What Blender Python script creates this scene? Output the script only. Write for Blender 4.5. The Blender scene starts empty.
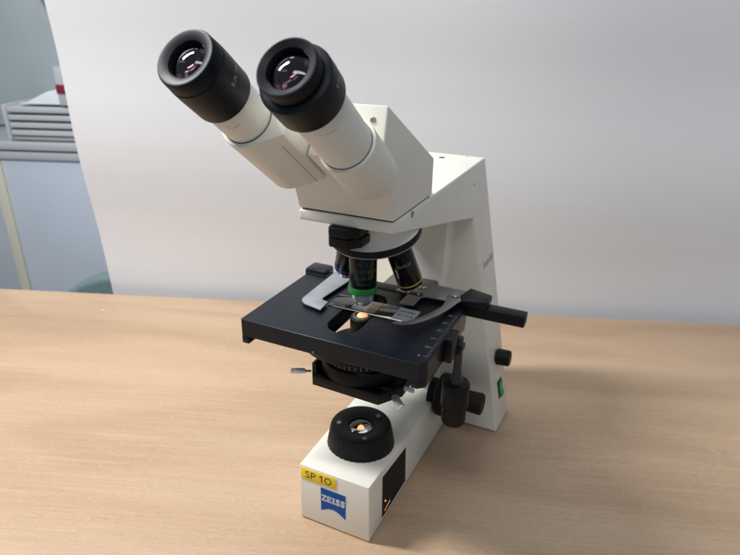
import bpy, bmesh, math, random
from mathutils import Vector, Matrix
random.seed(4)
S = 0.01                      # everything below is written in centimetres
scn = bpy.context.scene
C = scn.collection
rad = math.radians

# ------------------------------------------------------------------ camera
cam_d = bpy.data.cameras.new('camera'); cam = bpy.data.objects.new('camera', cam_d); C.objects.link(cam)
scn.camera = cam
R_ = Vector((0.90546764, 0.42420985, 0.01320451)); U_ = Vector((-0.18157364, 0.35906903, 0.91547826)); F_ = Vector((-0.38361356, 0.83133353, -0.40215071))
m = Matrix((R_, U_, -F_)).transposed().to_4x4()
m.translation = Vector((19.983, -35.998, 44.221)) * S
cam.matrix_world = m
cam_d.sensor_width = 36; cam_d.lens = 583.39 / 740 * 36
cam_d.clip_start = 0.01; cam_d.clip_end = 60
cam_d.dof.use_dof = True; cam_d.dof.focus_distance = 0.42; cam_d.dof.aperture_fstop = 12

# ------------------------------------------------------------------ light
w = bpy.data.worlds.new('World'); scn.world = w; w.use_nodes = True
bg = w.node_tree.nodes['Background']; bg.inputs[0].default_value = (0.76, 0.87, 1.0, 1); bg.inputs[1].default_value = 0.29
def area(name, loc, target, sx, sy, power, col):
    l = bpy.data.lights.new(name, 'AREA'); l.shape = 'RECTANGLE'; l.size = sx; l.size_y = sy; l.energy = power; l.color = col
    o = bpy.data.objects.new(name, l); C.objects.link(o); o.location = loc
    d = Vector(target) - Vector(loc); o.rotation_euler = d.to_track_quat('-Z', 'Y').to_euler()
    return o
area('overhead_light', (-0.98, -0.22, 1.50), (0, 0.15, 0.1), 0.12, 0.55, 31, (1.0, 0.985, 0.965))
area('overhead_light', (-0.55, 0.75, 1.95), (0, 0.1, 0.2), 1.3, 0.2, 8, (0.88, 0.95, 1.0))
area('overhead_light', (0.25, -0.95, 1.75), (0.2, 0.3, 0.3), 1.3, 0.2, 7.5, (1.0, 0.985, 0.96))  # added front fill, evens the backdrop and brightens the front faces
scn.view_settings.view_transform = 'Standard'; scn.view_settings.look = 'None'
scn.view_settings.exposure = 0.06; scn.view_settings.gamma = 1

# ------------------------------------------------------------------ materials
MATS = {}
def mat(name, col, rough=0.5, metal=0.0, var=0.0, vscale=30, bump=0.0, bscale=400, emit=None, estr=0, trans=0, ior=1.45, coat=0, spec=0.5):
    if name in MATS: return MATS[name]
    m = bpy.data.materials.new(name); m.use_nodes = True; nt = m.node_tree; b = nt.nodes['Principled BSDF']
    b.inputs['Base Color'].default_value = (*col, 1); b.inputs['Roughness'].default_value = rough; b.inputs['Metallic'].default_value = metal
    b.inputs['Specular IOR Level'].default_value = spec
    b.inputs['Transmission Weight'].default_value = trans; b.inputs['IOR'].default_value = ior; b.inputs['Coat Weight'].default_value = coat
    tc = nt.nodes.new('ShaderNodeTexCoord')
    if var > 0:
        n = nt.nodes.new('ShaderNodeTexNoise'); n.inputs['Scale'].default_value = vscale; n.inputs['Detail'].default_value = 6
        nt.links.new(tc.outputs['Object'], n.inputs['Vector'])
        r = nt.nodes.new('ShaderNodeValToRGB'); r.color_ramp.elements[0].position = .3; r.color_ramp.elements[1].position = .7
        r.color_ramp.elements[0].color = (*[c * (1 - var) for c in col], 1); r.color_ramp.elements[1].color = (*[min(1, c * (1 + var)) for c in col], 1)
        nt.links.new(n.outputs['Fac'], r.inputs['Fac']); nt.links.new(r.outputs['Color'], b.inputs['Base Color'])
        mr = nt.nodes.new('ShaderNodeMapRange'); mr.inputs['To Min'].default_value = max(0.02, rough - .08); mr.inputs['To Max'].default_value = min(1, rough + .1)
        nt.links.new(n.outputs['Fac'], mr.inputs['Value']); nt.links.new(mr.outputs['Result'], b.inputs['Roughness'])
    if bump > 0:
        n2 = nt.nodes.new('ShaderNodeTexNoise'); n2.inputs['Scale'].default_value = bscale; n2.inputs['Detail'].default_value = 3
        nt.links.new(tc.outputs['Object'], n2.inputs['Vector'])
        bp = nt.nodes.new('ShaderNodeBump'); bp.inputs['Strength'].default_value = bump; bp.inputs['Distance'].default_value = 0.001
        nt.links.new(n2.outputs['Fac'], bp.inputs['Height']); nt.links.new(bp.outputs['Normal'], b.inputs['Normal'])
    if emit: b.inputs['Emission Color'].default_value = (*emit, 1); b.inputs['Emission Strength'].default_value = estr
    MATS[name] = m
    return m

cream = mat('cream_enamel', (0.80, 0.78, 0.70), 0.40, var=0.045, vscale=18, bump=0.16, bscale=900)
# a few tiny chips and grime specks on the cream enamel
def specks(m, thr=0.075):
    nt = m.node_tree; b = nt.nodes['Principled BSDF']; src = b.inputs['Base Color'].links[0].from_socket
    tc = [n for n in nt.nodes if n.type == 'TEX_COORD'][0]
    v = nt.nodes.new('ShaderNodeTexVoronoi'); v.inputs['Scale'].default_value = 42; v.inputs['Randomness'].default_value = 1
    nt.links.new(tc.outputs['Object'], v.inputs['Vector'])
    lt = nt.nodes.new('ShaderNodeMath'); lt.operation = 'LESS_THAN'; lt.inputs[1].default_value = thr
    nt.links.new(v.outputs['Distance'], lt.inputs[0])
    sep = nt.nodes.new('ShaderNodeSeparateColor'); nt.links.new(v.outputs['Color'], sep.inputs[0])
    g2 = nt.nodes.new('ShaderNodeMath'); g2.operation = 'GREATER_THAN'; g2.inputs[1].default_value = 0.82; nt.links.new(sep.outputs[0], g2.inputs[0])
    mu = nt.nodes.new('ShaderNodeMath'); mu.operation = 'MULTIPLY'; nt.links.new(lt.outputs[0], mu.inputs[0]); nt.links.new(g2.outputs[0], mu.inputs[1])
    mx = nt.nodes.new('ShaderNodeMix'); mx.data_type = 'RGBA'; nt.links.new(mu.outputs[0], mx.inputs['Factor'])
    nt.links.new(src, mx.inputs['A']); mx.inputs['B'].default_value = (0.16, 0.14, 0.11, 1)
    nt.links.new(mx.outputs['Result'], b.inputs['Base Color'])
specks(cream)
blk = mat('black_plastic', (0.006, 0.006, 0.007), 0.42, spec=0.28, var=0.15, vscale=60, bump=0.12, bscale=1500)
cupm = mat('satin_black_cup', (0.006, 0.008, 0.012), 0.40, spec=0.22, var=0.12, vscale=60, bump=0.05, bscale=1500)
rubber = mat('black_rubber', (0.007, 0.007, 0.008), 0.50, spec=0.25, var=0.15, vscale=60, bump=0.15, bscale=1800)
stagem = mat('black_anodised', (0.006, 0.009, 0.015), 0.32, spec=0.34, var=0.25, vscale=40, bump=0.06, bscale=1500)
gloss = mat('gloss_black_barrel', (0.005, 0.005, 0.006), 0.18, spec=0.4)
steel = mat('brushed_steel', (0.42, 0.42, 0.43), 0.38, 1.0, var=0.15, vscale=60)
satin = mat('satin_plate', (0.36, 0.38, 0.41), 0.42, 0.5, var=0.1, vscale=50)
darkst = mat('grey_steel_plate', (0.25, 0.25, 0.25), 0.40, 0.7, var=0.15, vscale=50)
chrome = mat('chrome', (0.80, 0.80, 0.82), 0.22, 0.75)
green = mat('green_ring_paint', (0.02, 0.22, 0.04), 0.35)
bluep = mat('blue_ring_paint', (0.03, 0.07, 0.30), 0.35)
yelp = mat('yellow_ring_paint', (0.75, 0.50, 0.06), 0.4)
glass = mat('clear_glass', (1, 1, 1), 0.0, trans=1.0, ior=1.5)
lensm = mat('coated_lens', (0.28, 0.14, 0.22), 0.0, trans=1.0, ior=1.55)
lampglass = mat('lamp_lens_glass', (1, 0.96, 0.92), 0.02, trans=1.0, ior=1.5)
dark = mat('matt_black_recess', (0.004, 0.004, 0.004), 0.8)
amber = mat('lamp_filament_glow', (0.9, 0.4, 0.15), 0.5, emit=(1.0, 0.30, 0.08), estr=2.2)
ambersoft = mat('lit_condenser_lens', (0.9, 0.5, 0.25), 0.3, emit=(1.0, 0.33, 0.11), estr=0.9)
white_ink = mat('white_ink', (0.7, 0.7, 0.7), 0.6)
grey_ink = mat('grey_ink', (0.28, 0.29, 0.30), 0.6)
black_ink = mat('black_ink', (0.02, 0.02, 0.02), 0.6)
green_ink = mat('green_ink', (0.035, 0.12, 0.05), 0.6)
yellow = mat('yellow_label_tape', (0.93, 0.69, 0.04), 0.45, spec=.3)
blue = mat('blue_emblem_paint', (0.008, 0.085, 0.37), 0.45, spec=.2)
greenlit = mat('lit_green_switch', (0.01, 0.16, 0.04), 0.25, emit=(0.02, 0.45, 0.10), estr=0.10)

# ------------------------------------------------------------------ mesh helpers
def finish(name, bm, material, parent=None, sharp=35, bevel=0, seg=2, offset=None):
    bmesh.ops.remove_doubles(bm, verts=bm.verts, dist=1e-5)
    bmesh.ops.recalc_face_normals(bm, faces=bm.faces)
    if bevel:
        es = [e for e in bm.edges if len(e.link_faces) == 2 and e.calc_face_angle(0) > rad(25)]
        bmesh.ops.bevel(bm, geom=es, offset=bevel, segments=seg, profile=0.5, affect='EDGES', clamp_overlap=True)
    me = bpy.data.meshes.new(name)
    for v in bm.verts: v.co = (v.co - Vector(offset or (0, 0, 0))) * S
    bm.to_mesh(me); bm.free()
    me.materials.append(material)
    for p in me.polygons: p.use_smooth = True
    me.set_sharp_from_angle(angle=rad(sharp))
    o = bpy.data.objects.new(name, me); C.objects.link(o)
    if offset: o.location = Vector(offset) * S
    if parent is not None:
        o.parent = parent
        base = Vector(parent.get('_o', (0, 0, 0)))
        for v in me.vertices: v.co -= base
        o['_o'] = list(base)
    return o
def hexa(bm, lo, hi):   # lo, hi: 4 points each, same order
    vs = [bm.verts.new(p) for p in lo] + [bm.verts.new(p) for p in hi]
    bm.faces.new(vs[:4]); bm.faces.new(vs[4:])
    for i in range(4): bm.faces.new((vs[i], vs[(i + 1) % 4], vs[4 + (i + 1) % 4], vs[4 + i]))
def box(bm, x0, x1, y0, y1, z0, z1):
    hexa(bm, [(x0, y0, z0), (x1, y0, z0), (x1, y1, z0), (x0, y1, z0)], [(x0, y0, z1), (x1, y0, z1), (x1, y1, z1), (x0, y1, z1)])
def prism(bm, pts, frame, h0, h1):
    """pts 2-D outline, frame=(origin, X, Y, N)"""
    o, X, Y, N = [Vector(v) for v in frame]
    a = [bm.verts.new(o + X * p[0] + Y * p[1] + N * h0) for p in pts]
    b = [bm.verts.new(o + X * p[0] + Y * p[1] + N * h1) for p in pts]
    bm.faces.new(a); bm.faces.new(b)
    n = len(pts)
    for i in range(n): bm.faces.new((a[i], a[(i + 1) % n], b[(i + 1) % n], b[i]))
def perp(d):
    d = Vector(d).normalized(); u = d.orthogonal().normalized()
    return d, u, d.cross(u)
def lathe(bm, prof, o, d, n=64, rib=0, ribamp=0, ribr=None):
    """prof: (r, k) list; k runs along d from o. r=0 closes to the axis"""
    o = Vector(o); d, u, v = perp(d); rings = []
    for r, k in prof:
        if r <= 1e-6: rings.append([bm.verts.new(o + d * k)]); continue
        ring = []
        for i in range(n):
            a = 2 * math.pi * i / n; rr = r
            if rib and ribr and ribr[0] <= k <= ribr[1]: rr = r - (ribamp if (i % rib) == 0 else 0)
            ring.append(bm.verts.new(o + d * k + (u * math.cos(a) + v * math.sin(a)) * rr))
        rings.append(ring)
    for A, B in zip(rings, rings[1:]):
        if len(A) == 1 and len(B) == 1: continue
        for i in range(n):
            j = (i + 1) % n
            if len(A) == 1: bm.faces.new((A[0], B[i], B[j]))
            elif len(B) == 1: bm.faces.new((A[i], A[j], B[0]))
            else: bm.faces.new((A[i], A[j], B[j], B[i]))
def cyl(bm, o, d, r, k0, k1, n=48, ch=0.0, r2=None):
    r2 = r if r2 is None else r2
    if ch: lathe(bm, [(0, k0), (r - ch, k0), (r - ch * .3, k0 + ch * .3), (r, k0 + ch), (r2, k1 - ch), (r2 - ch * .3, k1 - ch * .3), (r2 - ch, k1), (0, k1)], o, d, n)
    else: lathe(bm, [(0, k0), (r, k0), (r2, k1), (0, k1)], o, d, n)
def cylobj(name, o, d, r, k0, k1, material, parent, n=48, ch=0.04, r2=None):
    bm = bmesh.new(); cyl(bm, o, d, r, k0, k1, n, ch, r2); return finish(name, bm, material, parent)
def latheobj(name, prof, o, d, material, parent, n=64, **k):
    bm = bmesh.new(); lathe(bm, prof, o, d, n, **k); return finish(name, bm, material, parent)
def boxobj(name, x0, x1, y0, y1, z0, z1, material, parent, bevel=0.05):
    bm = bmesh.new(); box(bm, x0, x1, y0, y1, z0, z1); return finish(name, bm, material, parent, bevel=bevel)
def text(name, s, o, X, Y, size, material, parent, h=0.012, bold=0.0, wrap=None, spacing=1.0, sx=1.0):
    """flat lettering; origin at left baseline. wrap=(axis_o, axis_d, radius, dir0) bends it round a barrel"""
    cu = bpy.data.curves.new(name, 'FONT'); cu.body = s; cu.size = size; cu.extrude = h / 2; cu.offset = bold; cu.space_character = spacing
    cu.resolution_u = 3
    tmp = bpy.data.objects.new('tmp', cu); C.objects.link(tmp)
    dg = bpy.context.evaluated_depsgraph_get(); me0 = bpy.data.meshes.new_from_object(tmp.evaluated_get(dg))
    bpy.data.objects.remove(tmp)
    bm = bmesh.new(); bm.from_mesh(me0)
    if wrap:
        ao, ad, r, d0 = wrap; ao = Vector(ao); ad = Vector(ad).normalized(); d0 = Vector(d0); d0 = (d0 - ad * d0.dot(ad)).normalized(); e = ad.cross(d0)
        xs = [v.co.x for v in bm.verts]; mx = (min(xs) + max(xs)) / 2
        for v in bm.verts:
            a = (v.co.x - mx) * sx / r; rr = r + v.co.z
            v.co = ao + ad * v.co.y + (d0 * math.cos(a) + e * math.sin(a)) * rr
    else:
        o = Vector(o); X = Vector(X).normalized(); Y = Vector(Y).normalized(); N = X.cross(Y)
        for v in bm.verts: v.co = o + X * v.co.x * sx + Y * v.co.y + N * v.co.z
    return finish(name, bm, material, parent)
def empty(name, loc, label, cat, group=None):
    o = bpy.data.objects.new(name, None); C.objects.link(o); o.location = Vector(loc) * S; o.empty_display_size = 0.02
    o['label'] = label; o['category'] = cat
    if group: o['group'] = group
    o['_o'] = [c * S for c in loc]
    return o
def arc(c, r, a0, a1, n):
    return [(c[0] + r * math.cos(a0 + (a1 - a0) * i / n), c[1] + r * math.sin(a0 + (a1 - a0) * i / n)) for i in range(n + 1)]

# ------------------------------------------------------------------ setting frame: u along the table's rear edge, n behind it
E0 = Vector((-27.42, 40.43, 0)); TU = Vector((.9377, .3474, 0)); TN = Vector((-.3474, .9377, 0)); ZZ = Vector((0, 0, 1))
def P(u, n, z): return E0 + TU * u + TN * n + ZZ * z
def ubox(bm, u0, u1, n0, n1, z0, z1):
    hexa(bm, [P(u0, n0, z0), P(u1, n0, z0), P(u1, n1, z0), P(u0, n1, z0)], [P(u0, n0, z1), P(u1, n0, z1), P(u1, n1, z1), P(u0, n1, z1)])
ANG = math.atan2(TU.y, TU.x)

def grain_mat():
    m = bpy.data.materials.new('beech_laminate'); m.use_nodes = True; nt = m.node_tree; b = nt.nodes['Principled BSDF']; L = nt.links
    tc = nt.nodes.new('ShaderNodeTexCoord')
    mp = nt.nodes.new('ShaderNodeMapping'); mp.inputs['Rotation'].default_value = (0, 0, -ANG); L.new(tc.outputs['Object'], mp.inputs['Vector'])
    def noise(sc, detail, scale, dist=0):
        q = nt.nodes.new('ShaderNodeMapping'); q.inputs['Scale'].default_value = sc; L.new(mp.outputs[0], q.inputs['Vector'])
        n = nt.nodes.new('ShaderNodeTexNoise'); n.inputs['Scale'].default_value = scale; n.inputs['Detail'].default_value = detail; n.inputs['Distortion'].default_value = dist
        L.new(q.outputs[0], n.inputs['Vector']); return n
    # cathedral figure: rings of a slowly varying height field
    base = noise((1.0, 4.0, 1), 2.0, 1.3, 0.15)
    ml = nt.nodes.new('ShaderNodeMath'); ml.operation = 'MULTIPLY'; ml.inputs[1].default_value = 26; L.new(base.outputs['Fac'], ml.inputs[0])
    sn = nt.nodes.new('ShaderNodeMath'); sn.operation = 'SINE'; L.new(ml.outputs[0], sn.inputs[0])
    fine = noise((1.5, 60, 1), 4, 6); pore = noise((9, 160, 1), 2, 9); broad = noise((0.7, 5, 1), 3, 2.5); spk = noise((60, 130, 1), 2, 5)
    def mixc(a, bcol, fac, amt):
        mm = nt.nodes.new('ShaderNodeMapRange'); mm.inputs['From Min'].default_value = fac[1]; mm.inputs['From Max'].default_value = fac[2]; mm.inputs['To Max'].default_value = amt
        L.new(fac[0], mm.inputs['Value'])
        x = nt.nodes.new('ShaderNodeMix'); x.data_type = 'RGBA'; L.new(mm.outputs[0], x.inputs['Factor'])
        if hasattr(a, 'links'): L.new(a, x.inputs['A'])
        else: x.inputs['A'].default_value = a
        x.inputs['B'].default_value = bcol; return x.outputs['Result']
    c = mixc((0.535, 0.378, 0.250, 1), (0.475, 0.322, 0.203, 1), (broad.outputs['Fac'], .35, .68), 1)
    c = mixc(c, (0.36, 0.235, 0.145, 1), (sn.outputs[0], .1, 1), .36)
    c = mixc(c, (0.65, 0.49, 0.35, 1), (fine.outputs['Fac'], .46, .74), .28)
    c = mixc(c, (0.31, 0.20, 0.125, 1), (pore.outputs['Fac'], .56, .72), .34)
    c = mixc(c, (0.30, 0.19, 0.11, 1), (spk.outputs['Fac'], .62, .74), .42)
    fl = noise((14, 60, 1), 5, 12); c = mixc(c, (0.70, 0.53, 0.39, 1), (fl.outputs['Fac'], .56, .74), .38)
    L.new(c, b.inputs['Base Color'])
    rr = nt.nodes.new('ShaderNodeMapRange'); rr.inputs['To Min'].default_value = .38; rr.inputs['To Max'].default_value = .52; L.new(fine.outputs['Fac'], rr.inputs['Value']); L.new(rr.outputs[0], b.inputs['Roughness'])
    b.inputs['Specular IOR Level'].default_value = 0.35
    bp = nt.nodes.new('ShaderNodeBump'); bp.inputs['Strength'].default_value = .12; bp.inputs['Distance'].default_value = .0005
    L.new(pore.outputs['Fac'], bp.inputs['Height']); L.new(bp.outputs[0], b.inputs['Normal'])
    return m
wood = grain_mat()
def sheet_mat():
    m = bpy.data.materials.new('white_foam_sheet'); m.use_nodes = True; nt = m.node_tree; b = nt.nodes['Principled BSDF']; L = nt.links
    tc = nt.nodes.new('ShaderNodeTexCoord'); mp = nt.nodes.new('ShaderNodeMapping'); mp.inputs['Rotation'].default_value = (0, 0, -ANG); L.new(tc.outputs['Object'], mp.inputs['Vector'])
    mq = nt.nodes.new('ShaderNodeMapping'); mq.inputs['Scale'].default_value = (1.2, 1, 16); L.new(mp.outputs[0], mq.inputs['Vector'])
    n = nt.nodes.new('ShaderNodeTexNoise'); n.inputs['Scale'].default_value = 1.6; n.inputs['Detail'].default_value = 4; n.inputs['Distortion'].default_value = .4; L.new(mq.outputs[0], n.inputs['Vector'])
    r = nt.nodes.new('ShaderNodeValToRGB'); r.color_ramp.elements[0].position = .3; r.color_ramp.elements[1].position = .75
    r.color_ramp.elements[0].color = (.775, .80, .835, 1); r.color_ramp.elements[1].color = (.80, .82, .85, 1)
    L.new(n.outputs['Fac'], r.inputs['Fac']); L.new(r.outputs[0], b.inputs['Base Color'])
    n2 = nt.nodes.new('ShaderNodeTexNoise'); n2.inputs['Scale'].default_value = 500; n2.inputs['Detail'].default_value = 2; L.new(tc.outputs['Object'], n2.inputs['Vector'])
    bp = nt.nodes.new('ShaderNodeBump'); bp.inputs['Strength'].default_value = .07; bp.inputs['Distance'].default_value = .001; L.new(n2.outputs['Fac'], bp.inputs['Height'])
    bp2 = nt.nodes.new('ShaderNodeBump'); bp2.inputs['Strength'].default_value = .07; bp2.inputs['Distance'].default_value = .004; L.new(n.outputs['Fac'], bp2.inputs['Height']); L.new(bp.outputs[0], bp2.inputs['Normal'])
    L.new(bp2.outputs[0], b.inputs['Normal']); b.inputs['Roughness'].default_value = .55; b.inputs['Specular IOR Level'].default_value = .3
    return m
foam = sheet_mat()

# floor and wall of the room behind
bm = bmesh.new(); ubox(bm, -420, 320, -320, 170, -76, -74)
o = finish('floor', bm, mat('grey_floor', (.30, .31, .33), .5, var=.1, vscale=8)); o['kind'] = 'structure'
bm = bmesh.new(); ubox(bm, -420, 320, 165, 171, -74, 220)
o = finish('back_wall', bm, mat('wall_paint', (.48, .49, .50), .7, var=.03, vscale=4)); o['kind'] = 'structure'

# table
tab = empty('table', P(15, -38, -74), 'wide beech laminate table with faint wood grain under the microscope', 'table')
bm = bmesh.new(); ubox(bm, -88, 118, -76, 0, -2.6, 0); finish('tabletop', bm, wood, tab, bevel=.12)
legm = mat('grey_leg_paint', (.35, .36, .37), .45, var=.05)
for u in (-82, 112):
    for n_ in (-70, -6):
        bm = bmesh.new(); ubox(bm, u - 2, u + 2, n_ - 2, n_ + 2, -74, -2.62); finish('leg', bm, legm, tab, bevel=.3)

# white foam sheet standing behind the table
bm = bmesh.new()
N = 36; cols = []
for i in range(N + 1):
    t = i / N; row = []
    for j in range(49):
        s = j / 48; z = -74 + s * 134
        ul = -35.4 - (z + 1.6) * .056 - 0.2 * math.sin(z * .09)
        u = ul + (118 - ul) * t
        nn = 2.6 + .35 * math.sin(u * .11 + z * .02) + .3 * math.sin(z * .21 + .5 * math.sin(u * .04))
        row.append((P(u, nn, z), P(u, nn + .9, z)))
    cols.append(row)
F = [[bm.verts.new(c[0]) for c in r] for r in cols]; B = [[bm.verts.new(c[1]) for c in r] for r in cols]
for i in range(N):
    for j in range(48):
        bm.faces.new((F[i][j], F[i + 1][j], F[i + 1][j + 1], F[i][j + 1])); bm.faces.new((B[i][j], B[i][j + 1], B[i + 1][j + 1], B[i + 1][j]))
for i in range(N):
    bm.faces.new((F[i][0], B[i][0], B[i + 1][0], F[i + 1][0])); bm.faces.new((F[i][48], F[i + 1][48], B[i + 1][48], B[i][48]))
for j in range(48):
    bm.faces.new((F[0][j], F[0][j + 1], B[0][j + 1], B[0][j])); bm.faces.new((F[N][j], B[N][j], B[N][j + 1], F[N][j + 1]))
o = finish('foam_sheet', bm, foam, sharp=60)
o['label'] = 'big white foam sheet with faint ripples standing behind the table as a backdrop'; o['category'] = 'backdrop sheet'

# cabinet far left behind the sheet
cab = empty('storage_cabinet', P(-80, 100, -74), 'blurred grey blue cabinet with an open shelf at the far left behind the sheet', 'cabinet')
cabm = mat('pale_blue_cabinet_panel', (.60, .66, .74), .5, var=.03, vscale=6)
greyp = mat('grey_cabinet_glass', (.40, .43, .45), .35, var=.08, vscale=4)
alu = mat('aluminium_rail', (.60, .62, .65), .4, .2)
trim = mat('beige_trim_strip', (.70, .66, .54), .5)
def cpart(name, u0, u1, n0, n1, z0, z1, mt, bev=.2, par=None):
    bm = bmesh.new(); ubox(bm, u0, u1, n0, n1, z0, z1); return finish(name, bm, mt, par or cab, bevel=bev)
cpart('lower_panel', -109.2, -40, 80, 120, -74, 4.2, cabm)
cpart('side_panel', -150, -112.6, 80.5, 120, -74, 4.2, mat('grey_side_panel', (.48, .53, .58), .5, var=.03, vscale=6))
cpart('trim_strip', -112.5, -109.3, 79.4, 120, -74, 4.2, trim)
cpart('shelf_rail', -150, -40, 79, 82, 7.2, 9.4, alu)
cpart('shelf_rail', -150, -40, 79.3, 82, 4.3, 6.6, alu)
cpart('shelf_board', -150, -40, 82.1, 120, 6.7, 9.0, greyp)
cpart('back_panel', -150, -40, 117, 120, 9.4, 80, mat('grey_back_panel', (.52, .56, .58), .5, var=.08, vscale=4))
bm = bmesh.new()
prism(bm, [(-150, 9.5), (-91, 9.5), (-93, 26), (-106, 52), (-112, 80), (-150, 80)], (E0, TU, ZZ, TN), 108, 110)
finish('sliding_glass_door', bm, mat('smoky_glass_door', (.46, .51, .54), .25, var=.05, vscale=5), cab, bevel=.2)
# tray of drawers standing on the shelf
dr = empty('letter_tray', P(-88, 83, 9.5), 'light grey stacked letter tray on the cabinet shelf', 'tray')
traym = mat('light_grey_plastic', (.56, .58, .60), .45)
for k in range(4):
    z = 11.0 + k * 2.25
    bm = bmesh.new(); ubox(bm, -105.5, -72, 82.6, 110, z, z + 1.5); finish('tray', bm, traym, dr, bevel=.2)
bm = bmesh.new(); ubox(bm, -106.8, -105.6, 82.3, 110, 9.5, 20); finish('tray_side', bm, traym, dr, bevel=.2)
bm = bmesh.new(); ubox(bm, -105.5, -72, 82.9, 109.5, 9.5, 10.5); finish('tray_base', bm, mat('grey_tray_base', (.4, .4, .41), .5), dr, bevel=.2)
# crumpled paper on the tray, spine of a red and white box
bm = bmesh.new()
pr = [(-103, 0), (-99, .8), (-93, 3.6), (-89.5, 4.4), (-86, 4.0), (-78, 4.0), (-74, 0)]
prism(bm, [(x, 20.05 + y) for x, y in pr], (E0, TU, ZZ, TN), 84, 104)
o = finish('paper_stack', bm, mat('white_paper', (.84, .88, .94), .7, var=.04, vscale=20), bevel=.4)
o['label'] = 'loose white papers heaped on top of the grey letter tray'; o['category'] = 'papers'
o = empty('file_box', P(-84, 83.3, 20.1), 'small white box with a dark red band standing at the front edge of the papers', 'box')
bm = bmesh.new(); ubox(bm, -88.4, -80, 82.7, 83.9, 20.1, 31); finish('carton', bm, mat('white_carton', (.55, .57, .62), .6), o, bevel=.15)
bm = bmesh.new(); ubox(bm, -88.5, -79.9, 82.4, 82.68, 23.5, 26); finish('band', bm, mat('dark_red_band', (.25, .02, .04), .5), o, bevel=.05)

# chair: rounded teal backrest just peeking over the table edge
ch = empty('office_chair', P(-50, 46, -74), 'teal padded chair whose rounded backrest peeks over the table edge behind the sheet', 'chair')
teal = mat('teal_fabric', (.15, .23, .23), .8, var=.1, vscale=80)
bm = bmesh.new()
out = [(-72, -26)] + [(-50 + 22 * math.cos(a), -30 + 18.2 * math.sin(a)) for a in [rad(170 - 160 * i / 24) for i in range(25)]] + [(-28, -26), (-30, -52), (-70, -52)]
out = [(-70, -52)] + out[1:26] + [(-30, -52)]
prism(bm, out, (E0, TU, ZZ, TN), 33, 38); finish('backrest', bm, teal, ch, bevel=1.4, seg=4)
bm = bmesh.new(); ubox(bm, -72, -28, 38, 82, -33, -27)
finish('seat', bm, teal, ch, bevel=1.8, seg=3)
for du in (-68, -32):
    for dn in (42, 78):
        cylobj('leg', P(du, dn, -74), (0, 0, 1), 1.3, 0, 41, legm, ch, n=16)
bm = bmesh.new(); ubox(bm, -52, -48, 38.1, 41, -54, -33.1); finish('back_support', bm, legm, ch, bevel=.3)

# ------------------------------------------------------------------ the microscope
M = empty('microscope', (0, 12, 0), 'cream and black binocular microscope with a yellow tape label on its base', 'microscope')
# base arm
bm = bmesh.new()
hexa(bm, [(-3.65, 0, 0.12), (3.65, 0, 0.12), (4.28, 21.2, 0.12), (-4.28, 21.2, 0.12)], [(-3.58, 0.05, 6.54), (3.58, 0.05, 6.54), (4.2, 21.2, 5.5), (-4.2, 21.2, 5.5)])
base = finish('base', bm, cream, M, bevel=.12, seg=3)
for (x, y) in ((-2.6, 1.6), (2.6, 1.6), (-8.5, 23), (8.5, 23)):
    cylobj('rubber_foot', (x, y, 0), (0, 0, 1), .8, 0, .3, rubber, base, n=24)
# arm and column: one sloping casting
bm = bmesh.new()
a = (4.12, 2.4, 29.53); b_ = (4.12, 2.4, 30.38); c_ = (4.12, 28.8, 30.38); d_ = (10.68, 25.8, .12); e_ = (10.38, 20.87, .12); f_ = (4.93, 23.0, 25.06)
V = {}
for k, p in dict(a=a, b=b_, c=c_, d=d_, e=e_, f=f_).items():
    V[k] = bm.verts.new(p); V[k + 'm'] = bm.verts.new((-p[0], p[1], p[2]))
for q in (('c', 'd', 'e', 'f'), ('a', 'b', 'c', 'f')):
    bm.faces.new([V[k] for k in q]); bm.faces.new([V[k + 'm'] for k in q])
for p, q in (('e', 'f'), ('f', 'a'), ('a', 'b'), ('b', 'c'), ('c', 'd'), ('d', 'e')):
    bm.faces.new((V[p], V[q], V[q + 'm'], V[p + 'm']))
arm = finish('arm_and_column', bm, cream, M, bevel=.16, seg=3)
cylobj('screw_hole', (-.18, 26.45, 30.38), (0, 0, 1), .36, -.4, .012, dark, arm, n=24, ch=0)
# clamp slot on the arm's side
bm = bmesh.new(); lathe(bm, [(0, 0), (.28, 0), (.28, .05), (.2, .05), (.2, -.0), (0, .02)], (4.12, 6.3, 30.05), (1, 0, 0), 20)
finish('clamp_screw', bm, darkst, arm)
text('model_lettering', 'Axiolab', (6.345, 23.75, 19.0), (0.041, 1, .09), (-.2217, 0, 1), 1.18, grey_ink, arm, h=.03, bold=.004)
# rail on the column that carries the stage
bm = bmesh.new(); hexa(bm, [(-2.98, 17.6, 5.3), (2.98, 17.6, 5.3), (2.98, 22.2, 5.3), (-2.98, 22.2, 5.3)], [(-2.98, 20.15, 26.3), (2.98, 20.15, 26.3), (2.98, 24, 26.0), (-2.98, 24, 26.0)])
finish('stage_rail', bm, cream, M, bevel=.12)
bm = bmesh.new(); box(bm, -2.6, 2.6, 10.4, 19.6, 16.8, 18.7); finish('stage_bracket', bm, mat('grey_bracket', (.09, .09, .09), .4, var=.1), M, bevel=.15)

# head
gapm = dark
boxobj('seam_gap', -3.95, 3.95, 2.7, 10.8, 30.2, 30.6, gapm, M, bevel=0)
bm = bmesh.new()
prism(bm, [(2.48, 30.5), (.38, 36.5), (.96, 39.1), (11.0, 33.7), (11.0, 30.5)], ((0, 0, 0), (0, 1, 0), (0, 0, 1), (1, 0, 0)), -4.12, 4.12)
head = finish('head_housing', bm, cream, M, bevel=.14, seg=3)
# screw in the upper face
bm = bmesh.new(); lathe(bm, [(0, .01), (.10, .01), (.12, .07), (.19, .07), (.22, .04), (.22, -.05), (0, -.05)], (3.1, .72, 38.1), (0, -1, .22), 24)
finish('head_screw', bm, steel, head)

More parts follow.
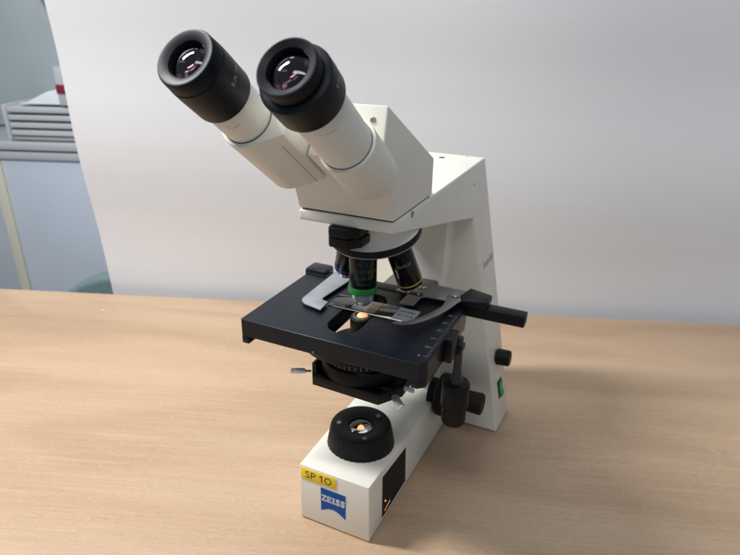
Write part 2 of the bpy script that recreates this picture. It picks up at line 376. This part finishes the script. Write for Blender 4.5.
TD = Vector((0, math.cos(rad(37)), -math.sin(rad(37))))     # from the eye down the tube
TW = Vector((0, math.sin(rad(37)), math.cos(rad(37))))      # square to the tube, upwards
LR = Vector((3.17, -9.9, 42.1)); LL = Vector((-3.17, -9.95, 42.3))
def eyepiece(o, kind):
    e = bpy.data.objects.new  # parts are meshes under the microscope
    if kind == 'R':
        prof = [(1.16, .75), (1.17, .25), (1.22, .14), (1.6, -.02), (1.68, .0), (1.72, .08), (1.72, .78), (1.60, .82), (1.60, .92), (1.98, .95), (2.08, 1.02), (2.1, 1.1), (2.08, 2.82), (2.05, 2.92), (1.66, 2.95), (1.6, 2.95), (1.6, 1.5), (1.16, 1.5), (1.16, .75)]
        ks, r = 8.1, 1.72
    else:
        prof = [(1.10, .9), (1.12, .22), (1.18, .12), (1.64, -.06), (1.74, -.04), (1.8, .06), (1.86, .8), (1.83, .84), (1.83, .9), (1.88, .94), (1.90, 1.6), (1.88, 3.55), (1.85, 3.68), (1.66, 3.7), (1.5, 3.7), (1.5, 1.5), (1.1, 1.5), (1.10, .9)]
        ks, r = 6.4, 1.68
    cup = latheobj('eyepiece', prof, o, TD, cupm, M, n=96)
    # biconvex eye lens sunk in the cup, dark barrel behind
    lp = [(0, .30)] + [(1.12 * math.sin(t), .30 + .42 * (1 - math.cos(t)) * 1.6) for t in [rad(10 * i) for i in range(1, 8)]]
    lp = [(0, .14), (.3, .155), (.6, .21), (.85, .30), (1.0, .38), (1.10, .46), (1.10, .62), (.8, .73), (.4, .80), (0, .82)]
    latheobj('eye_lens', lp, o, TD, lensm, cup, n=64)
    latheobj('inner_lens', [(0, 1.9), (.4, 1.93), (.8, 2.05), (.8, 2.2), (.4, 2.33), (0, 2.36)], o, TD, lensm, cup, n=48)
    bm = bmesh.new(); lathe(bm, [(1.11, .84), (.95, .9), (.9, 2.8), (0, 2.8)], o, TD, 48); finish('lens_barrel', bm, dark, cup)
    t = latheobj('eyepiece_tube', [(0, 2.9), (r - .04, 2.9), (r, 2.98), (r, ks), (0, ks)], o, TD, cream, M, n=96)
    return cup, t
cR, tR = eyepiece(LR, 'R'); cL, tL = eyepiece(LL, 'L')
# lettering on the cups
text('cup_lettering', 'E-PL 10x/20', None, None, None, .40, grey_ink, cL, h=.012, wrap=(LL + TD * 2.2, -TD, 1.895, (.75, -.25, .55)))
text('cup_lettering', 'E-PL 10x/20', None, None, None, .38, grey_ink, cR, h=.012, wrap=(LR + TD * 1.9, -TD, 2.105, (.9, .1, .5)))
def pencil(o, r0, pts, par):
    ad = TD.normalized(); d0 = Vector((1, 0, 0)); e = TW
    bm = bmesh.new(); prev = None
    for i, (ang, k) in enumerate(pts):
        q = []
        for da, dk in ((-.010, -.010), (.010, .010)):
            a_ = rad(ang) + da; q.append(o + ad * (k + dk) + (d0 * math.cos(a_) + e * math.sin(a_)) * (r0 + .004))
        q2 = [p + (p - (o + ad * pts[i][1])).normalized() * .008 for p in q]
        ring = [bm.verts.new(p) for p in (q[0], q[1], q2[1], q2[0])]
        if prev:
            for j in range(4): bm.faces.new((prev[j], prev[(j + 1) % 4], ring[(j + 1) % 4], ring[j]))
        prev = ring
    finish('pencil_mark', bm, mat('pencil_graphite', (.22, .21, .19), .6), par)
pencil(LL, 1.68, [(-78, 4.35), (-74, 4.6), (-68, 4.72), (-60, 4.72), (-52, 4.62)], tL)
pencil(LR, 1.72, [(-70, 3.9), (-60, 4.05), (-48, 4.12), (-36, 4.1)], tR)
# tube housings
def housing(o, ks, hull):
    bm = bmesh.new(); r = 1.98
    if not hull:
        lathe(bm, [(1.70, ks + .04), (r - .12, ks + .04), (r - .03, ks + .08), (r, ks + .2), (r, 12.6), (r - .15, 12.95), (r - .5, 13.1), (0, 13.1)], o, TD, 96)
        h = finish('tube_housing', bm, cream, M)
        latheobj('seam_ring', [(1.73, ks - .02), (1.76, ks), (1.76, ks + .06), (1.6, ks + .06)], o, TD, mat('seam_grey', (.12, .12, .11), .6), h, n=96)
        return h
    pts = [(r * math.cos(rad(t)), r * math.sin(rad(t))) for t in range(90, 271, 6)]
    pts += [(r * math.cos(rad(t)), r * math.sin(rad(t))) for t in (276, 282, 288, 294)]
    pts += [(2.86, -.86), (2.95, -.76), (2.95, 1.2), (2.6, 1.98)]
    prism(bm, pts, (o, (1, 0, 0), TW, TD), ks + .05, 13.0)
    h = finish('tube_housing', bm, cream, M, bevel=.07, seg=3)
    latheobj('seam_ring', [(1.70, ks - .02), (1.74, ks), (1.74, ks + .06), (1.6, ks + .06)], o, TD, mat('seam_grey', (.12, .12, .11), .6), h, n=96)
    bm = bmesh.new()
    prism(bm, [(2.38, -1.108), (2.396, -1.10), (2.396, -.9), (2.38, -.9)], (o, (1, 0, 0), TW, TD), ks + 1.2, 12.9)
    finish('hairline_seam', bm, mat('hairline_grey', (.30, .28, .25), .6), h)
    return h
housing(LR, 8.1, False); housing(LL, 6.4, True)
# pivot block behind the tubes
bm = bmesh.new(); prism(bm, [(-.1, -.6), (2.8, -.6), (2.8, 1.3), (-.1, 1.3)], (Vector((0, -9.9, 42.2)), (1, 0, 0), TW, TD), 9.4, 12.9)
finish('pivot_block', bm, cream, M, bevel=.12)

# nosepiece
al = rad(15); AX = Vector((0, math.sin(al), -math.cos(al))); A0 = Vector((0.08, 5.69, 34.5))
rc = A0 + AX * 7.08 + Vector((.30, -.1, 0)); RS = .945
nose = latheobj('nosepiece', [(0, -3.0), (2.2, -3.0), (2.6, -2.2), (3.2, -1.3), (3.75, -.62), (3.90, -.56), (3.90, -.5), (0, -.5)], rc, AX, cream, M, n=96)
bm = bmesh.new(); lathe(bm, [(3.7, -.52), (3.99, -.52), (4.02, -.46), (4.02, .0), (3.97, .06), (3.8, .1), (0, .1)], rc, AX, 120, rib=2, ribamp=.035, ribr=(-.45, -.01))
turret = finish('turret_ring', bm, rubber, nose)
latheobj('chrome_band', [(3.8, .1), (3.95, .1), (3.97, .14), (3.95, .19), (3.8, .2), (3.2, .5), (0, .6)], rc, AX, steel, nose, n=120)
# objectives: 4 stations
def station(k):
    u = Vector((0, 0, -1)); per = u - AX * u.dot(AX); kk = AX.cross(per); th = k * math.pi / 2
    return (AX * u.dot(AX) + per * math.cos(th) + kk * math.sin(th)).normalized()
def objective(k, r, L, ringm, ringk, tipL, band='ring'):
    d = station(k); o = A0 + d * 7.3
    ob = latheobj('objective', [(0, 0), (r * .98, 0), (r, .1), (r, L - .12), (r * .97, L), (0, L)], o, d, gloss, M, n=72)
    if ringm: latheobj('colour_ring', [(r * .9, ringk), (r * 1.045, ringk), (r * 1.06, ringk + .05), (r * 1.06, ringk + tipL), (r * 1.0, ringk + tipL + .08), (r * .9, ringk + tipL + .08)], o, d, ringm, ob, n=72)
    return ob, o, d
# active objective: tip height about 21.2
ob, o, d = objective(0, 1.20, 4.45, green, 3.92, .55)
latheobj('spring_barrel', [(0, 4.6), (.98, 4.6), (.98, 5.05), (.94, 5.1), (.94, 5.35), (.90, 5.42), (.70, 5.5), (.62, 5.75), (.5, 5.82), (.3, 5.82), (.28, 5.72), (0, 5.72)], o, d, chrome, ob, n=64)
view = (.45, -1, .1)
for s, k, sz in (('Ph 2', 1.85, .50), ('ACHROSTIGMAT', 2.45, .48), ('20x/0,45', 3.05, .50), ('160/0,17', 3.55, .32)):
    text('barrel_lettering', s, None, None, None, sz, green_ink, ob, h=.012, wrap=(o + d * k, d * -1, 1.202, view))
for k, L, rm, tip in ((1, 4.9, bluep, .9), (-1, 5.3, yelp, .35), (2, 2.4, None, .4)):
    ob, o, d = objective(k, 1.15, L, None, 0, 0)
    if rm: latheobj('colour_ring', [(1.1, L - .42), (1.165, L - .42), (1.165, L - .32), (1.1, L - .32)], o, d, rm, ob, n=72)
    latheobj('spring_barrel', [(0, L), (.8, L), (.8, L + tip * .7), (.55, L + tip), (.4, L + tip + .15), (0, L + tip + .15)], o, d, chrome, ob, n=48)
    if k == -1: text('barrel_lettering', '10x/0,25', None, None, None, .42, grey_ink, ob, h=.012, wrap=(o + d * (L * .55), d * -1, 1.152, view))
# black slider / analyser slot cover under the lip
for z0, z1, dx in ((28.72, 29.42, 0), (27.9, 28.62, .1)):
    bm = bmesh.new()
    prism(bm, [(-1.3, 2.15), (-1.0, 1.75), (.55 + dx, 1.75), (1.3 + dx, 2.65), (1.3 + dx, 4.2), (-1.3, 4.2)], ((0, 0, 0), (1, 0, 0), (0, 1, 0), (0, 0, 1)), z0, z1)
    finish('slider_block', bm, blk, M, bevel=.06)
boxobj('slider_core', -1.0, 1.1, 2.3, 5, 28.0, 29.5, dark, M, bevel=0)

# stage
def rr_slot(cx, y0, y1, w, tilt=0, n=14):
    h = w / 2; pts = [(cx + h * math.cos(t), y0 + h + h * math.sin(t)) for t in [math.pi + math.pi * i / n for i in range(n + 1)]]
    pts += [(cx + h * math.cos(t), y1 - h + h * math.sin(t)) for t in [math.pi * i / n for i in range(n + 1)]]
    return pts
def plate_with_hole(bm, outer, hole, z0, z1):
    for z in (z0, z1):
        vo = [bm.verts.new((x, y, z)) for x, y in outer]; vh = [bm.verts.new((x, y, z)) for x, y in hole]
        es = [bm.edges.new((vo[i], vo[(i + 1) % len(vo)])) for i in range(len(vo))] + [bm.edges.new((vh[i], vh[(i + 1) % len(vh)])) for i in range(len(vh))]
        bmesh.ops.triangle_fill(bm, use_beauty=True, use_dissolve=False, edges=es)
        if z == z0: a0, h0 = vo, vh
        else: a1, h1 = vo, vh
    for A, B in ((a0, a1), (h0, h1)):
        for i in range(len(A)):
            j = (i + 1) % len(A); bm.faces.new((A[i], A[j], B[j], B[i]))
ZS = 20.43
outer = [(-8.98, .12), (-8.86, 0), (7.55, 0), (8.08, .55), (8.08, 11.1), (-8.98, 11.1)]
bm = bmesh.new(); plate_with_hole(bm, outer, rr_slot(-.35, 1.65, 9.9, 3.0), 18.8, ZS)
stage = finish('stage', bm, stagem, M, sharp=30)
es_m = stage.modifiers.new('edge', 'BEVEL'); es_m.width = .06 * S; es_m.segments = 2; es_m.limit_method = 'ANGLE'; es_m.angle_limit = rad(50)
boxobj('stage_lip', -8.95, -8.25, .02, 11.05, 18.1, 18.82, stagem, stage)
bm = bmesh.new(); prism(bm, [(6.95, .02), (7.5, .02), (8.04, .56), (8.04, 11.05), (6.95, 11.05)], ((0, 0, 0), (1, 0, 0), (0, 1, 0), (0, 0, 1)), 18.15, 18.82); finish('stage_lip', bm, stagem, stage, bevel=.04)
latheobj('stage_boss', [(4.7, 18.3), (5.15, 18.3), (5.15, 18.78), (4.7, 18.78), (4.7, 18.3)], (0, 5.2, 0), (0, 0, 1), stagem, stage, n=96)
bm = bmesh.new(); lathe(bm, [(.06, -.02), (.06, .02), (.10, .02), (.11, -.02)], (-1.75, 0, 19.0), (0, -1, 0), 16); finish('set_screw', bm, steel, stage)
# engraved scale on the right edge of the stage
bm = bmesh.new()
for i in range(26):
    y = 1.3 + i * .3; L = .42 if i % 5 == 0 else .22
    box(bm, 7.85 - L, 7.85, y, y + .035, ZS + .001, ZS + .006)
finish('vernier_scale', bm, grey_ink, stage)
for i, s in enumerate(('0', '10', '20', '30', '40', '50')):
    text('scale_number', s, (7.0, 1.1 + i * 1.5, ZS + .001), (.9, .1, 0), (-.1, .9, 0), .42, grey_ink, stage, h=.008)
boxobj('vernier_block', 8.0, 8.75, 4.6, 6.6, 18.2, ZS - .03, blk, stage, bevel=.06)

FR0 = ((0, 0, 0), (1, 0, 0), (0, 1, 0), (0, 0, 1))
# object guide (mechanical stage)
guide = boxobj('object_guide', -9.0, 13.3, 11.15, 12.5, 19.45, 20.55, blk, M, bevel=.1)
boxobj('guide_end_block', -9.3, -6.9, 11.3, 13.4, 19.6, 20.95, stagem, guide, bevel=.3)
bm = bmesh.new(); prism(bm, [(7.2, 11.6), (7.7, 10.6), (9.9, 11.0), (9.9, 12.9), (7.6, 13.6)], FR0, 20.57, 21.25); finish('guide_slider', bm, blk, guide, bevel=.12)
boxobj('guide_groove', 9.5, 13.1, 11.10, 11.16, 19.85, 20.05, dark, guide, bevel=0)
boxobj('guide_screw_block', 2.1, 3.9, 10.2, 11.0, ZS + .004, 20.95, blk, guide, bevel=.05)
fa = [(1.6, 13.4), (7.3, 13.4), (7.6, 11.2), (6.25, 10.6), (4.3, 10.5), (3.9, 10.2), (3.9, 8.35), (2.55, 8.2), (2.55, 10.3), (1.2, 10.6)]
bm = bmesh.new(); prism(bm, fa, FR0, 20.80, 20.94); finish('holder_arm', bm, darkst, guide, bevel=.03)
sp = [(3.55, 4.25), (3.68, 4.15), (4.4, 4.2), (5.2, 4.75), (5.9, 5.75), (6.6, 7.2), (7.1, 8.9), (7.35, 10.2), (7.75, 11.3), (7.2, 12.4), (6.2, 12.0), (6.05, 11.0), (6.3, 9.9), (6.3, 8.9), (5.85, 7.3), (5.2, 5.9), (4.5, 5.0), (3.9, 4.55)]
bm = bmesh.new(); prism(bm, sp, FR0, 20.97, 21.09); finish('spring_finger', bm, darkst, guide, bevel=.03)
cl = [(-6.15, 12.5), (-5.95, 5.5), (-5.75, 4.95), (-5.2, 4.5), (-3.3, 4.05), (-3.45, 5.75), (-4.1, 5.9), (-4.3, 6.3), (-3.9, 10.6), (-4.3, 12.6)]
bm = bmesh.new(); prism(bm, cl, FR0, 20.66, 20.80); finish('holder_arm', bm, satin, guide, bevel=.03)
for (x, y, z) in ((6.75, 11.55, 21.09), (3.3, 12.3, 20.94)):
    bm = bmesh.new(); lathe(bm, [(0, .08), (.12, .08), (.14, .16), (.30, .16), (.38, .08), (.38, 0), (0, 0)], (x, y, z), (0, 0, 1), 32); finish('guide_screw', bm, steel, guide)
for (x, y) in ((2.5, 10.55), (3.5, 10.55)):
    cylobj('guide_screw', (x, y, 20.95), (0, 0, 1), .13, 0, .05, chrome, guide, n=16, ch=.01)

# condenser
cond = latheobj('condenser', [(0, 20.16), (.95, 20.16), (1.05, 20.1), (1.05, 17.6), (3.2, 17.3), (3.3, 17.2), (3.35, 16.3), (0, 16.2)][::-1], (0, 5.69, 0), (0, 0, 1), blk, M, n=96)
latheobj('condenser_ring', [(0, 15.0), (3.5, 15.0), (3.62, 15.08), (3.66, 15.9), (3.55, 16.25), (3.3, 16.4), (0, 16.4)], (0, 5.69, 0), (0, 0, 1), rubber, cond, n=120)
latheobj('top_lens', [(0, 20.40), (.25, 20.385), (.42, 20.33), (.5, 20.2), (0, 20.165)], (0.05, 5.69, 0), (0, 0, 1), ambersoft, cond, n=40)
latheobj('lens_rim', [(.62, 20.165), (.62, 20.30), (.72, 20.32), (.8, 20.30), (.86, 20.165)], (0, 5.69, 0), (0, 0, 1), darkst, cond, n=48)
bm = bmesh.new()
for i in range(15):
    t = rad(-150 + i * 8.5)
    c = Vector((3.37 * math.cos(t), 5.69 + 3.37 * math.sin(t), 0)); tx = Vector((-math.sin(t), math.cos(t), 0)) * .03; nr = Vector((math.cos(t), math.sin(t), 0)) * .012
    hexa(bm, [c - tx + ZZ * 16.5, c + tx + ZZ * 16.5, c + tx + nr + ZZ * 16.5, c - tx + nr + ZZ * 16.5], [c - tx + ZZ * 17.0, c + tx + ZZ * 17.0, c + tx + nr + ZZ * 17.0, c - tx + nr + ZZ * 17.0])
finish('aperture_scale', bm, grey_ink, cond)
hol = [(-4.35, 4.1), (-3.3, 2.35), (3.34, 2.1), (4.75, 4.2), (4.75, 8.6), (3.2, 10.6), (-3.2, 10.6), (-4.35, 8.6)]
bm = bmesh.new(); prism(bm, hol, FR0, 13.95, 14.15); holder = finish('condenser_carrier', bm, blk, M, bevel=.03)
bm = bmesh.new()
ins = [(x * .93, 5.9 + (y - 5.9) * .90) for x, y in hol]
n = len(hol)
lo = [bm.verts.new((x, y, 14.12)) for x, y in hol]; li = [bm.verts.new((x, y, 14.12)) for x, y in ins]
ho = [bm.verts.new((x, y, 14.95 if 0 < i < 4 else 15.0)) for i, (x, y) in enumerate(hol)]; hi_ = [bm.verts.new((x, y, 14.95 if 0 < i < 4 else 15.0)) for i, (x, y) in enumerate(ins)]
for i in range(n):
    j = (i + 1) % n
    bm.faces.new((lo[i], lo[j], ho[j], ho[i])); bm.faces.new((li[i], hi_[i], hi_[j], li[j])); bm.faces.new((ho[i], ho[j], hi_[j], hi_[i])); bm.faces.new((lo[i], li[i], li[j], lo[j]))
finish('carrier_rim', bm, blk, holder, bevel=.03)
boxobj('carrier_arm', -2.2, 2.2, 10.4, 18.6, 13.2, 14.6, blk, holder, bevel=.1)
cylobj('condenser_stem', (0, 5.69, 14.15), (0, 0, 1), 2.7, 0, .9, blk, holder, n=64)
def thumb(o, d, r=.27, L=1.3, neck=.8):
    o = Vector(o); k = cylobj('centring_screw', o, d, .11, 0, neck + .05, darkst, holder, n=16, ch=0)
    bm = bmesh.new(); lathe(bm, [(0, neck), (r * .8, neck), (r, neck + .08), (r, neck + L - .08), (r * .8, neck + L), (r * .45, neck + L), (r * .4, neck + L - .08), (0, neck + L - .08)], o, d, 40, rib=2, ribamp=.03, ribr=(neck + .05, neck + L - .05))
    finish('screw_knob', bm, chrome, k)
thumb((-4.1, 3.5, 14.5), (-1, -.42, -.03), L=1.35, neck=.55)
thumb((4.1, 3.5, 14.5), (.75, -.62, -.2), L=1.45, neck=.35, r=.34)
thumb((4.5, 4.5, 14.75), (.95, .0, -.12), L=1.0, neck=.2, r=.22)
boxobj('clamp_block', 2.6, 4.4, 3.2, 4.9, 14.2, 15.0, blk, holder, bevel=.1)
for (x, y) in ((-2.9, 3.1), (-2.2, 2.9)):
    cylobj('pin', (x, y, 14.15), (0, 0, 1), .14, 0, .35, steel, holder, n=16, ch=.03)

# field lamp on the base
bm = bmesh.new()
lathe(bm, [(0, 6.1), (3.3, 6.1), (3.32, 6.25), (2.97, 8.2), (2.88, 8.36), (2.75, 8.40), (1.5, 8.22), (1.36, 8.16), (1.3, 7.4), (0, 7.4)], (0, 5.69, 0), (0, 0, 1), 144, rib=4, ribamp=.05, ribr=(6.2, 8.25))
lamp = finish('lamp_collar', bm, rubber, M)
latheobj('lamp_lens', [(0, 8.46), (.35, 8.43), (.75, 8.32), (1.1, 8.14), (1.27, 8.0), (1.27, 7.85), (0, 7.8)], (0, 5.69, 0), (0, 0, 1), lampglass, lamp, n=64)
latheobj('lens_rim', [(1.25, 8.0), (1.25, 8.14), (1.33, 8.20), (1.42, 8.2), (1.42, 8.0)], (0, 5.69, 0), (0, 0, 1), blk, lamp, n=64)
latheobj('filament_window', [(0, 7.79), (.24, 7.78), (.28, 7.74), (0, 7.73)], (0, 5.69, 0), (0, 0, 1), amber, lamp, n=32)
latheobj('reflector', [(.5, 7.42), (.9, 7.5), (1.22, 7.75), (1.27, 7.75), (1.27, 7.405), (.5, 7.405)], (0, 5.69, 0), (0, 0, 1), blk, lamp, n=48)
for t in (200, 62, -55):
    c = (2.15 * math.cos(rad(t)), 5.69 + 2.15 * math.sin(rad(t)), 8.30)
    bm = bmesh.new(); lathe(bm, [(0, .02), (.1, .02), (.12, .10), (.2, .10), (.23, .05), (.23, -.04), (0, -.04)], c, (0, 0, 1), 24); finish('lamp_screw', bm, steel, lamp)

# vent grille on the base's right side
vent = [(2.75, .55), (8.3, .62), (8.15, 5.05), (2.75, 5.55)]
def xs(y, z): return 3.65 + (4.28 - 3.65) * y / 21.2 - .07 * z / 6.5
bm = bmesh.new()
lo = [(xs(y, z) - .25, y, z) for y, z in vent]; hi = [(xs(y, z) + .012, y, z) for y, z in vent]
hexa(bm, lo, hi); grille = finish('vent_grille', bm, dark, base)
for i in range(4):
    f = (i + .8) / 4.4; z0 = .75 + f * 4.3
    y1 = 8.1
    if z0 > 5.05: y1 = 8.15 - (z0 - 5.0) * 9
    bm = bmesh.new(); box(bm, xs(3, z0) - .02, xs(3, z0) + .055, 2.9, 3.0, z0, z0 + .12)
    bm.free()
    bm = bmesh.new()
    pts = [(2.85, z0), (y1, z0 - .02), (y1, z0 + .20), (2.85, z0 + .22)]
    hexa(bm, [(xs(y, z) + .012, y, z) for y, z in pts], [(xs(y, z) + .035, y, z - .03) for y, z in pts]); finish('vent_slat', bm, blk, grille)
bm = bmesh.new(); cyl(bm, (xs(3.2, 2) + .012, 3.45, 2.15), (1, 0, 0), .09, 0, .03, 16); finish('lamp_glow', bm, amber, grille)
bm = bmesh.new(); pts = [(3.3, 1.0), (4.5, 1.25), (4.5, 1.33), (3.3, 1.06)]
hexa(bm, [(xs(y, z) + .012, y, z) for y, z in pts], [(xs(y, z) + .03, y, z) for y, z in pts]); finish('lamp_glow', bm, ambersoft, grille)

# yellow tape label and maker's emblem on the base front
boxobj('tape_label', -3.42, .27, -.012, .03, 4.98, 6.28, yellow, base, bevel=.01)
text('label_lettering', 'SP', (-3.0, -.016, 5.24), (1, 0, 0), (0, 0, 1), 1.15, black_ink, base, h=.008, sx=1.05)
text('label_lettering', 'O', (-.98, -.016, 5.24), (1, 0, 0), (0, 0, 1), 1.15, black_ink, base, h=.008, sx=.86)
bm = bmesh.new(); prism(bm, [(-1.28, 5.24), (-1.17, 5.24), (-1.17, 6.05), (-1.25, 6.05), (-1.32, 5.95), (-1.50, 5.86), (-1.50, 5.77), (-1.28, 5.84)], ((0, 0, 0), (1, 0, 0), (0, 0, 1), (0, -1, 0)), .012, .022)
finish('label_lettering', bm, black_ink, base)
pts = [(-1.35, 4.64), (1.23, 4.60), (1.23, 1.72)] + [(1.23 - 2.58 * t, 1.72 + .62 * math.sin(math.pi * t) + .15 * t) for t in [i / 16 for i in range(1, 16)]] + [(-1.35, 1.87)]
bm = bmesh.new(); prism(bm, pts, ((0, 0, 0), (1, 0, 0), (0, 0, 1), (0, -1, 0)), -.03, .014); emb = finish('maker_emblem', bm, blue, base)
# heavy slab-serif letters, outlines drawn letter by letter (x 0..1, y 0..1)
def stroke(pts, w):
    out = []; n = len(pts); L = []; Rr = []
    for i, p in enumerate(pts):
        a_ = Vector(pts[max(0, i - 1)]); b2 = Vector(pts[min(n - 1, i + 1)]); t = (b2 - a_).normalized(); q = Vector((-t.y, t.x)) * w / 2
        L.append(Vector(p) + q); Rr.append(Vector(p) - q)
    return L + Rr[::-1]
def rect(x0, y0, x1, y1): return [(x0, y0), (x1, y0), (x1, y1), (x0, y1)]
GL = {
 'Z': [rect(0, 0, 1, .16), rect(0, .84, 1, 1), [(0, .12), (.36, .12), (1, .88), (.64, .88)], rect(0, .66, .13, .86), rect(.87, .14, 1, .36)],
 'E': [rect(.10, 0, .42, 1), rect(0, 0, 1, .14), rect(0, .86, 1, 1), rect(.4, .44, .76, .57), rect(.87, .12, 1, .34), rect(.87, .68, 1, .88), rect(.68, .34, .8, .67)],
 'I': [rect(.26, 0, .74, 1), rect(0, 0, 1, .13), rect(0, .87, 1, 1)],
 'S': [stroke([(.84, .74), (.74, .87), (.5, .93), (.24, .86), (.18, .72), (.32, .58), (.55, .49), (.8, .38), (.84, .24), (.72, .11), (.46, .07), (.22, .15), (.12, .30)], .26), rect(.82, .64, .95, 1), rect(.02, 0, .15, .38)],
}
bm = bmesh.new(); x = -1.26
for ch_, wd in (('Z', .50), ('E', .50), ('I', .33), ('S', .46), ('S', .46)):
    for kq, poly in enumerate(GL[ch_]):
        prism(bm, [(x + p[0] * wd, 3.18 + p[1] * .70) for p in poly], ((0, 0, 0), (1, 0, 0), (0, 0, 1), (0, -1, 0)), .010, .022 + kq * .0007)
    x += wd + .045
finish('emblem_lettering', bm, white_ink, emb)

# coaxial stage control hanging under the stage
pc = (8.75, 6.9, 0)
ctrl = latheobj('stage_control_shaft', [(0, 14.2), (.95, 14.2), (.55, 15.4), (.36, 16.4), (.33, 19.6), (0, 19.6)], pc, (0, 0, 1), mat('grey_control_metal', (.025, .028, .036), .4, var=.1), M, n=40)
bm = bmesh.new(); lathe(bm, [(0, 12.6), (1.2, 12.6), (1.24, 12.7), (1.24, 14.9), (1.12, 15.1), (.7, 15.15), (0, 15.15)], pc, (0, 0, 1), 72, rib=2, ribamp=.03, ribr=(12.75, 14.85)); finish('stage_knob', bm, rubber, ctrl)
bm = bmesh.new(); lathe(bm, [(0, 10.55), (.7, 10.6), (.98, 10.8), (1.1, 11.1), (1.12, 12.5), (0, 12.5)], pc, (0, 0, 1), 72, rib=2, ribamp=.03, ribr=(11.2, 12.4)); finish('stage_knob', bm, rubber, ctrl)
boxobj('control_bracket', 7.0, 9.1, 6.2, 7.6, 18.25, 18.78, blk, ctrl, bevel=.05)

# focus drive on both sides
for s in (1, -1):
    o = (s * 3.3, 17.0, 6.2); d = (s, 0, 0)
    k = latheobj('coarse_focus_knob', [(0, 0), (1.6, 0), (1.6, .9), (2.25, 1.0), (2.42, 1.15), (2.42, 2.9), (2.3, 3.1), (1.9, 3.2), (0, 3.2)], o, d, rubber, M, n=72, rib=2, ribamp=.04, ribr=(1.2, 2.85))
    latheobj('fine_focus_knob', [(0, 3.1), (1.1, 3.1), (1.12, 3.3), (1.22, 5.75), (1.1, 5.95), (.9, 6.0), (.8, 5.9), (0, 5.9)], o, d, rubber, k, n=60, rib=2, ribamp=.03, ribr=(3.4, 5.7))
# brightness knob and switch on the column's right flank
nrm = Vector((1, -.06, .2217)).normalized()
def flank(y, z): return Vector((10.38 + .061 * (y - 20.87) - .2217 * z, y, z))
bk = latheobj('brightness_knob', [(0, 0), (.85, 0), (.9, .06), (.97, .12), (.95, 1.45), (.85, 1.6), (.7, 1.63), (0, 1.62)], flank(24.3, 8.2), (1, -.03, .06), rubber, M, n=60, rib=2, ribamp=.03, ribr=(.2, 1.4))
bm = bmesh.new(); cyl(bm, flank(23.3, 8.4) + nrm * .01, nrm, .07, 0, .05, 12); finish('knob_pointer', bm, black_ink, bk)
Y_ = Vector((.061, 1, 0)).normalized(); Z_ = nrm.cross(Y_).normalized()
if Z_.z < 0: Z_ = -Z_
so = flank(24.0, 4.2)
bm = bmesh.new(); prism(bm, [(-.75, -1.1), (.75, -1.1), (.75, 1.1), (-.75, 1.1)], (so, Y_, Z_, nrm), -.1, .1); sw = finish('power_switch', bm, blk, M, bevel=.04)
bm = bmesh.new()
cs = [(-.85, .11), (-.85, .36), (-.3, .18), (.1, .16), (.85, .30), (.85, .11)]
prism(bm, cs, (so, Z_, nrm, Y_), -.52, .52); finish('rocker', bm, greenlit, sw, bevel=.03)

# glass slide clamped on the stage (a thing of its own)
sl = empty('glass_slide', (.5, 7, 20.44), 'clear glass specimen slide with a frosted end lying on the black stage', 'slide')
boxobj('slide_glass', -3.45, 4.65, 5.75, 8.1, ZS + .035, ZS + .13, glass, sl, bevel=.01)
boxobj('frosted_end', 2.75, 4.64, 5.77, 8.08, ZS + .132, ZS + .137, mat('frosted_glass', (.38, .40, .43), .6, var=.08, vscale=200), sl, bevel=0)
boxobj('cover_glass', -1.3, 1.1, 5.85, 8.0, ZS + .133, ZS + .15, glass, sl, bevel=0)
bm = bmesh.new()     # two lines of illegible handwriting
for row in range(2):
    x = 2.95
    while x < 4.4:
        wq = random.uniform(.08, .16); y = 7.35 - row * .75
        pts_ = [(x, y), (x + wq * .4, y + random.uniform(.12, .34)), (x + wq * .7, y - random.uniform(0, .06)), (x + wq, y + random.uniform(.02, .14))]
        prism(bm, stroke(pts_, .03), FR0, ZS + .1375, ZS + .1385); x += wq + random.choice((.01, .02, .09))
finish('slide_writing', bm, black_ink, sl)

for o in list(bpy.data.objects):
    if '_o' in o: del o['_o']
# tiny scraps of lint and scratches on the table
lint = mat('white_lint', (.75, .72, .66), .8)
def crumb(x, y, r, lab):
    bm = bmesh.new(); bmesh.ops.create_icosphere(bm, subdivisions=1, radius=r)
    for v in bm.verts: v.co = Vector((v.co.x * random.uniform(.7, 1.5), v.co.y * random.uniform(.7, 1.3), v.co.z * .5)) + Vector((x, y, r * .45))
    o = finish('paper_crumb', bm, lint); o['label'] = lab; o['category'] = 'crumb'
crumb(-55.6, 23.2, .2, 'tiny white crumb on the table near its rear edge, in front of the teal chair')
crumb(-65.9, 14.9, .16, 'tiny white speck on the table at the far left, farthest from the microscope')
crumb(-22.7, 26.0, .14, 'tiny white speck on the table just beside the left corner of the stage')
# thin white fibre lying on the table at the right
bm = bmesh.new()
def fibre(pts):
    prev = None
    for i, p in enumerate(pts):
        q = Vector(p); t = (Vector(pts[min(i + 1, len(pts) - 1)]) - Vector(pts[max(i - 1, 0)])).normalized(); sd = t.cross(ZZ).normalized() * .014
        ring = [bm.verts.new(q - sd), bm.verts.new(q + sd), bm.verts.new(q + ZZ * .022)]
        if prev:
            for j in range(3): bm.faces.new((prev[j], prev[(j + 1) % 3], ring[(j + 1) % 3], ring[j]))
        prev = ring
fibre([(33.97, 26.15, .01), (33.9, 27.2, .03), (34.31, 28.29, .06), (34.6, 29.0, .03), (34.91, 29.7, .01), (35.3, 30.3, .04), (35.42, 31.11, .01)])
fibre([(34.2, 28.2, .02), (33.6, 28.5, .06), (33.1, 29.1, .02)])
o = finish('lint_fibre', bm, lint); o['label'] = 'thin curled white fibre lying on the bare table to the right of the microscope'; o['category'] = 'lint'
